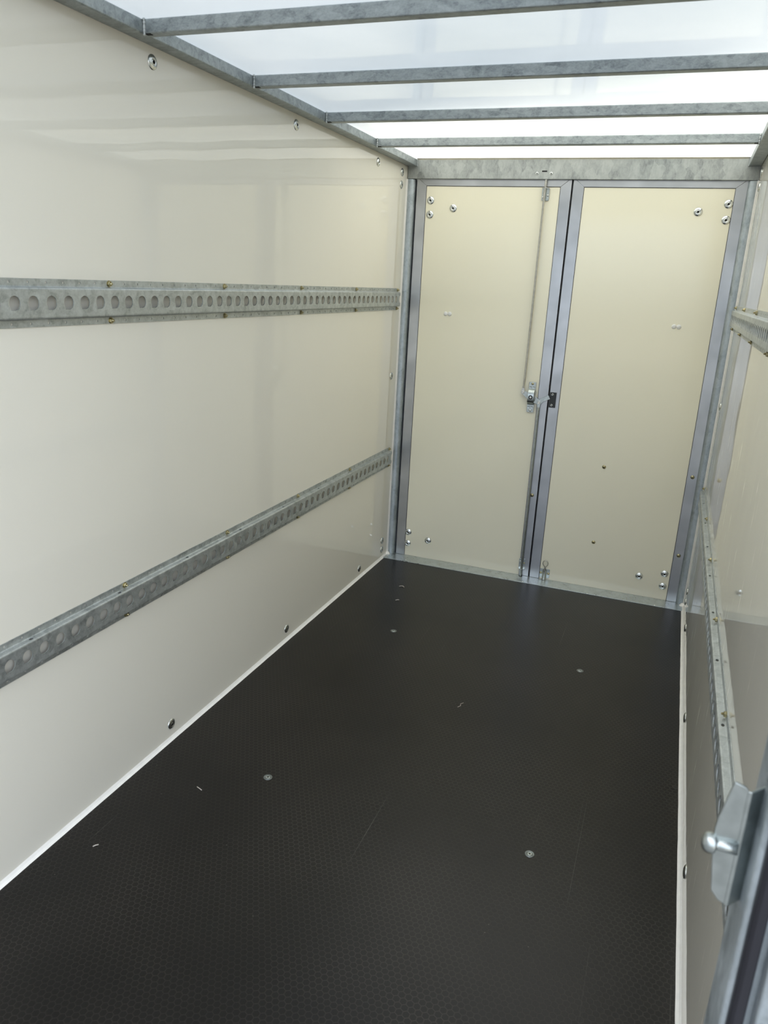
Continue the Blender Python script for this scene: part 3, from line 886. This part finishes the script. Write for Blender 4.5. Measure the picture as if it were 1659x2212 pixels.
def guide(z, sgn, nm, x, zc):
    g = empty(nm, (x, YF, zc))
    w2, h2 = (0.0160, 0.026) if sgn > 0 else (0.0160, 0.026)
    bm = bmesh.new(); prism(bm, rounded_rect(-w2, w2, -h2, h2, 0.004), 'y', -0.0022, 0.003)
    link_mesh('guide_plate', bm, M['zinc'], g, bevel=0.0005)
    zz = sgn * 0.0245
    # the bent-out flange with its hole for the rod, shown as an open collar
    bm = bmesh.new()
    n = 20
    outer = [(0.0165 * math.cos(t), -0.0085 - 0.0 + 0.0115 * math.sin(t)) for t in [2 * PI * i / n for i in range(n)]]
    inner = [(0.0062 * math.cos(t), -0.0125 + 0.0062 * math.sin(t)) for t in [2 * PI * i / n for i in range(n)]]
    for zt in (zz - 0.0012, zz + 0.0012):
        O = [bm.verts.new((a, b, zt)) for a, b in outer]; I = [bm.verts.new((a, b, zt)) for a, b in inner]
        for i in range(n): bm.faces.new((O[i], O[(i + 1) % n], I[(i + 1) % n], I[i]))
    bm.verts.ensure_lookup_table()
    vs = list(bm.verts)
    for off in (0, n):
        for i in range(n):
            j = (i + 1) % n
            bm.faces.new((vs[off + i], vs[off + j], vs[2 * n + off + j], vs[2 * n + off + i]))
    link_mesh('collar', bm, M['chrome'], g)
    for sx in (-1, 1):
        bm = bmesh.new(); lathe(bm, [(0.0042, 0), (0.0038, 0.0016), (0.0018, 0.0026), (0, 0.0027)], axis=(0, -1, 0), n=14)
        o = link_mesh('screw', bm, M['brass'] if sx > 0 and sgn < 0 else M['chrome'], g, smooth=True)
        o.location = (sx * 0.0102, -0.0022, -sgn * 0.004 if sx > 0 else -sgn * 0.012)
    return g
g1 = guide(0, 1, 'rod_guide', 0.648, 1.7975)
tag(g1, 'small zinc guide bracket around the top end of the upper locking rod', 'bracket', 'guide brackets of the locking rods')
g2 = guide(0, -1, 'rod_guide', 0.7215, 0.066)
tag(g2, 'small zinc guide bracket around the bottom end of the lower locking rod', 'bracket', 'guide brackets of the locking rods')

# black strike plate on the right leaf
sp = empty('strike_plate', (0.7775, YF, 0.899))
tag(sp, 'black rectangular strike plate with two round screws beside the lock tongue', 'strike plate')
bm = bmesh.new(); prism(bm, [(-0.0115, -0.036), (0.0185, -0.036), (0.0185, 0.036), (-0.0115, 0.036)], 'y', -0.003, 0.001)
link_mesh('plate', bm, M['black'], sp, bevel=0.0008)
for z in (0.0255, -0.0245):
    bm = bmesh.new(); lathe(bm, [(0.0058, 0), (0.0054, 0.0015), (0.0036, 0.0024), (0.0026, 0.0022), (0.0024, 0.0010), (0, 0.0010)], axis=(0, -1, 0), n=18, mats=[0, 0, 0, 1, 1])
    o = link_mesh('screw', bm, [M['chrome'], M['hole']], sp); o.location = (0.0005, -0.003, z)

# eye bolt in its bracket at the foot of the right leaf
eb = empty('eye_bolt', (0.8375, 0.0175, 0.034))
tag(eb, 'small zinc shoot bolt with an open wire ring at the foot of the right door', 'bolt')
bm = bmesh.new(); prism(bm, rounded_rect(-0.0245, 0.0245, -0.023, 0.0235, 0.003), 'y', -0.0022, 0.001)
link_mesh('bracket_plate', bm, M['zinc'], eb, bevel=0.0005)
bm = bmesh.new()
n = 10
for zt0, zt1 in ((-0.030, 0.022),):
    out = [(0.0105 * math.cos(PI + PI * i / n), -0.006 + 0.0125 * math.sin(PI + PI * i / n)) for i in range(n + 1)]
    inn = [(0.0085 * math.cos(PI + PI * i / n), -0.006 + 0.0105 * math.sin(PI + PI * i / n)) for i in range(n + 1)]
    prism(bm, [(-0.0105, 0.0)] + out + [(0.0105, 0.0), (0.0085, 0.0)] + inn[::-1] + [(-0.0085, 0.0)], 'z', zt0, zt1)
link_mesh('sleeve', bm, M['chrome'], eb)
bm = bmesh.new(); tube_path(bm, [(0, -0.0095, -0.0305), (0, -0.0095, 0.034)], 0.0042, 12)
link_mesh('bolt_pin', bm, M['steel'], eb)
ring = []
for i in range(25):
    t = -PI / 2 + 0.12 + (2 * PI - 0.24) * i / 24
    k = 1.0 if math.sin(t) > -0.3 else 1 - 0.45 * (-0.3 - math.sin(t)) / 0.7
    ring.append((0.0125 * math.cos(t) * k, -0.0095 - 0.0012 * math.sin(t), 0.0545 + 0.0150 * math.sin(t) * (1.0 if math.sin(t) > 0 else 1.25)))
bm = bmesh.new(); tube_path(bm, [(0, -0.0095, 0.032)] + ring, 0.0019, 10)
link_mesh('ring', bm, M['steel'], eb, smooth=True)
for sx in (-1, 1):
    bm = bmesh.new(); lathe(bm, [(0.0062, 0), (0.0058, 0.0016), (0.0034, 0.0032), (0, 0.0036)], axis=(0, -1, 0), n=18)
    o = link_mesh('screw', bm, M['brass'], eb, smooth=True); o.location = (sx * 0.0185, -0.0022, 0.001)

# ------------------------------------------------------------------ rear frame post with its striker, close to the camera
rp = empty('rear_post', (1.42, -3.0, 0))
tag(rp, 'galvanised steel rear frame post, close and slightly blurred, in the bottom right corner', 'post')
bm = bmesh.new(); prism(bm, rounded_rect(0.0005, 0.0785, -0.018, 0.052, 0.0045, 4), 'z', -0.02, ZT + 0.02)
link_mesh('post_body', bm, M['galv_post'], rp, smooth=False)
bm = bmesh.new(); prism(bm, [(0.0055, -0.0175), (0.0065, -0.0240), (0.0100, -0.0275), (0.0175, -0.0270), (0.0200, -0.0175)], 'z', 0.0, ZT)
link_mesh('dark_seal_strip', bm, M['rubber'], rp, bevel=0.001)
bm = bmesh.new(); box(bm, 0.0245, 0.110, -0.034, -0.0175, -0.02, ZT + 0.02)
link_mesh('outer_flange', bm, M['galv_post'], rp, bevel=0.003)

st = empty('door_striker', (1.42, -3.0, 0.936))
tag(st, 'folded zinc striker plate with a short round-headed pin on the rear frame post', 'striker')
bm = bmesh.new()
zr = lambda z: z - 0.936
poly = [(-0.0125, 0.995), (-0.0160, 0.9985), (-0.0250, 1.001), (-0.0320, 0.963), (-0.0330, 0.951), (-0.0310, 0.924), (-0.0262, 0.887), (-0.0195, 0.8785), (-0.0125, 0.8755)]
prism(bm, [(x, zr(z)) for x, z in poly], 'y', -0.0015, 0.0015)
link_mesh('striker_plate', bm, M['zinc'], st, bevel=0.0008)
bm = bmesh.new()
prism(bm, [(-0.0140, -0.0020), (-0.0105, -0.0026), (-0.0080, 0.0000), (0.0010, 0.0105), (0.0010, 0.0140), (-0.0105, 0.0012)], 'z', zr(0.8755), zr(0.9955))
link_mesh('plate_fold', bm, M['zinc'], st, bevel=0.0008)
bm = bmesh.new()
lathe(bm, [(0, -0.001), (0.0056, -0.001), (0.0056, 0.014), (0.0050, 0.0160), (0.0082, 0.0170), (0.0090, 0.0185), (0.0090, 0.0235), (0.0075, 0.0265), (0.0040, 0.0282), (0, 0.0286)], axis=(-1, 0.0, -0.03), n=28)
o = link_mesh('pin', bm, M['zinc'], st, smooth=True); o.location = (-0.0135, -0.0030, 0.0015)

# ------------------------------------------------------------------ debris on the floor
def curl(x, y, pts, label, w=0.0018):
    bm = bmesh.new(); tube_path(bm, pts, w, 6)
    o = link_mesh('shaving', bm, M['chip'], smooth=True)
    o.location = (x, y, w * 0.6)
    tag(o, label, 'shaving', 'pale shavings lying on the floor')
curl(0.229, -0.413, [(-0.012, 0, 0), (-0.004, 0.006, 0.002), (0.006, 0.006, 0.003), (0.014, -0.001, 0.001)], 'curled pale shaving on the floor, nearest the sill')
curl(0.266, -0.573, [(-0.008, -0.004, 0), (0, 0.002, 0.002), (0.006, 0.008, 0.0)], 'short pale shaving on the floor between the sill and the far bolts')
curl(0.773, -1.326, [(-0.006, -0.018, 0), (0.002, -0.006, 0.001), (-0.002, 0.004, 0.001), (0.005, 0.018, 0)], 'thin kinked fibre in the middle of the dark floor', 0.0009)
curl(0.217, -2.085, [(-0.010, 0.006, 0), (0, 0.001, 0.002), (0.010, -0.001, 0)], 'pale sliver on the floor near the left near bolt', 0.0012)
curl(0.110, -2.380, [(-0.004, -0.005, 0), (0.001, 0.000, 0.002), (0.004, 0.006, 0.0)], 'tiny pale flake on the floor beside the left wall bead', 0.0014)
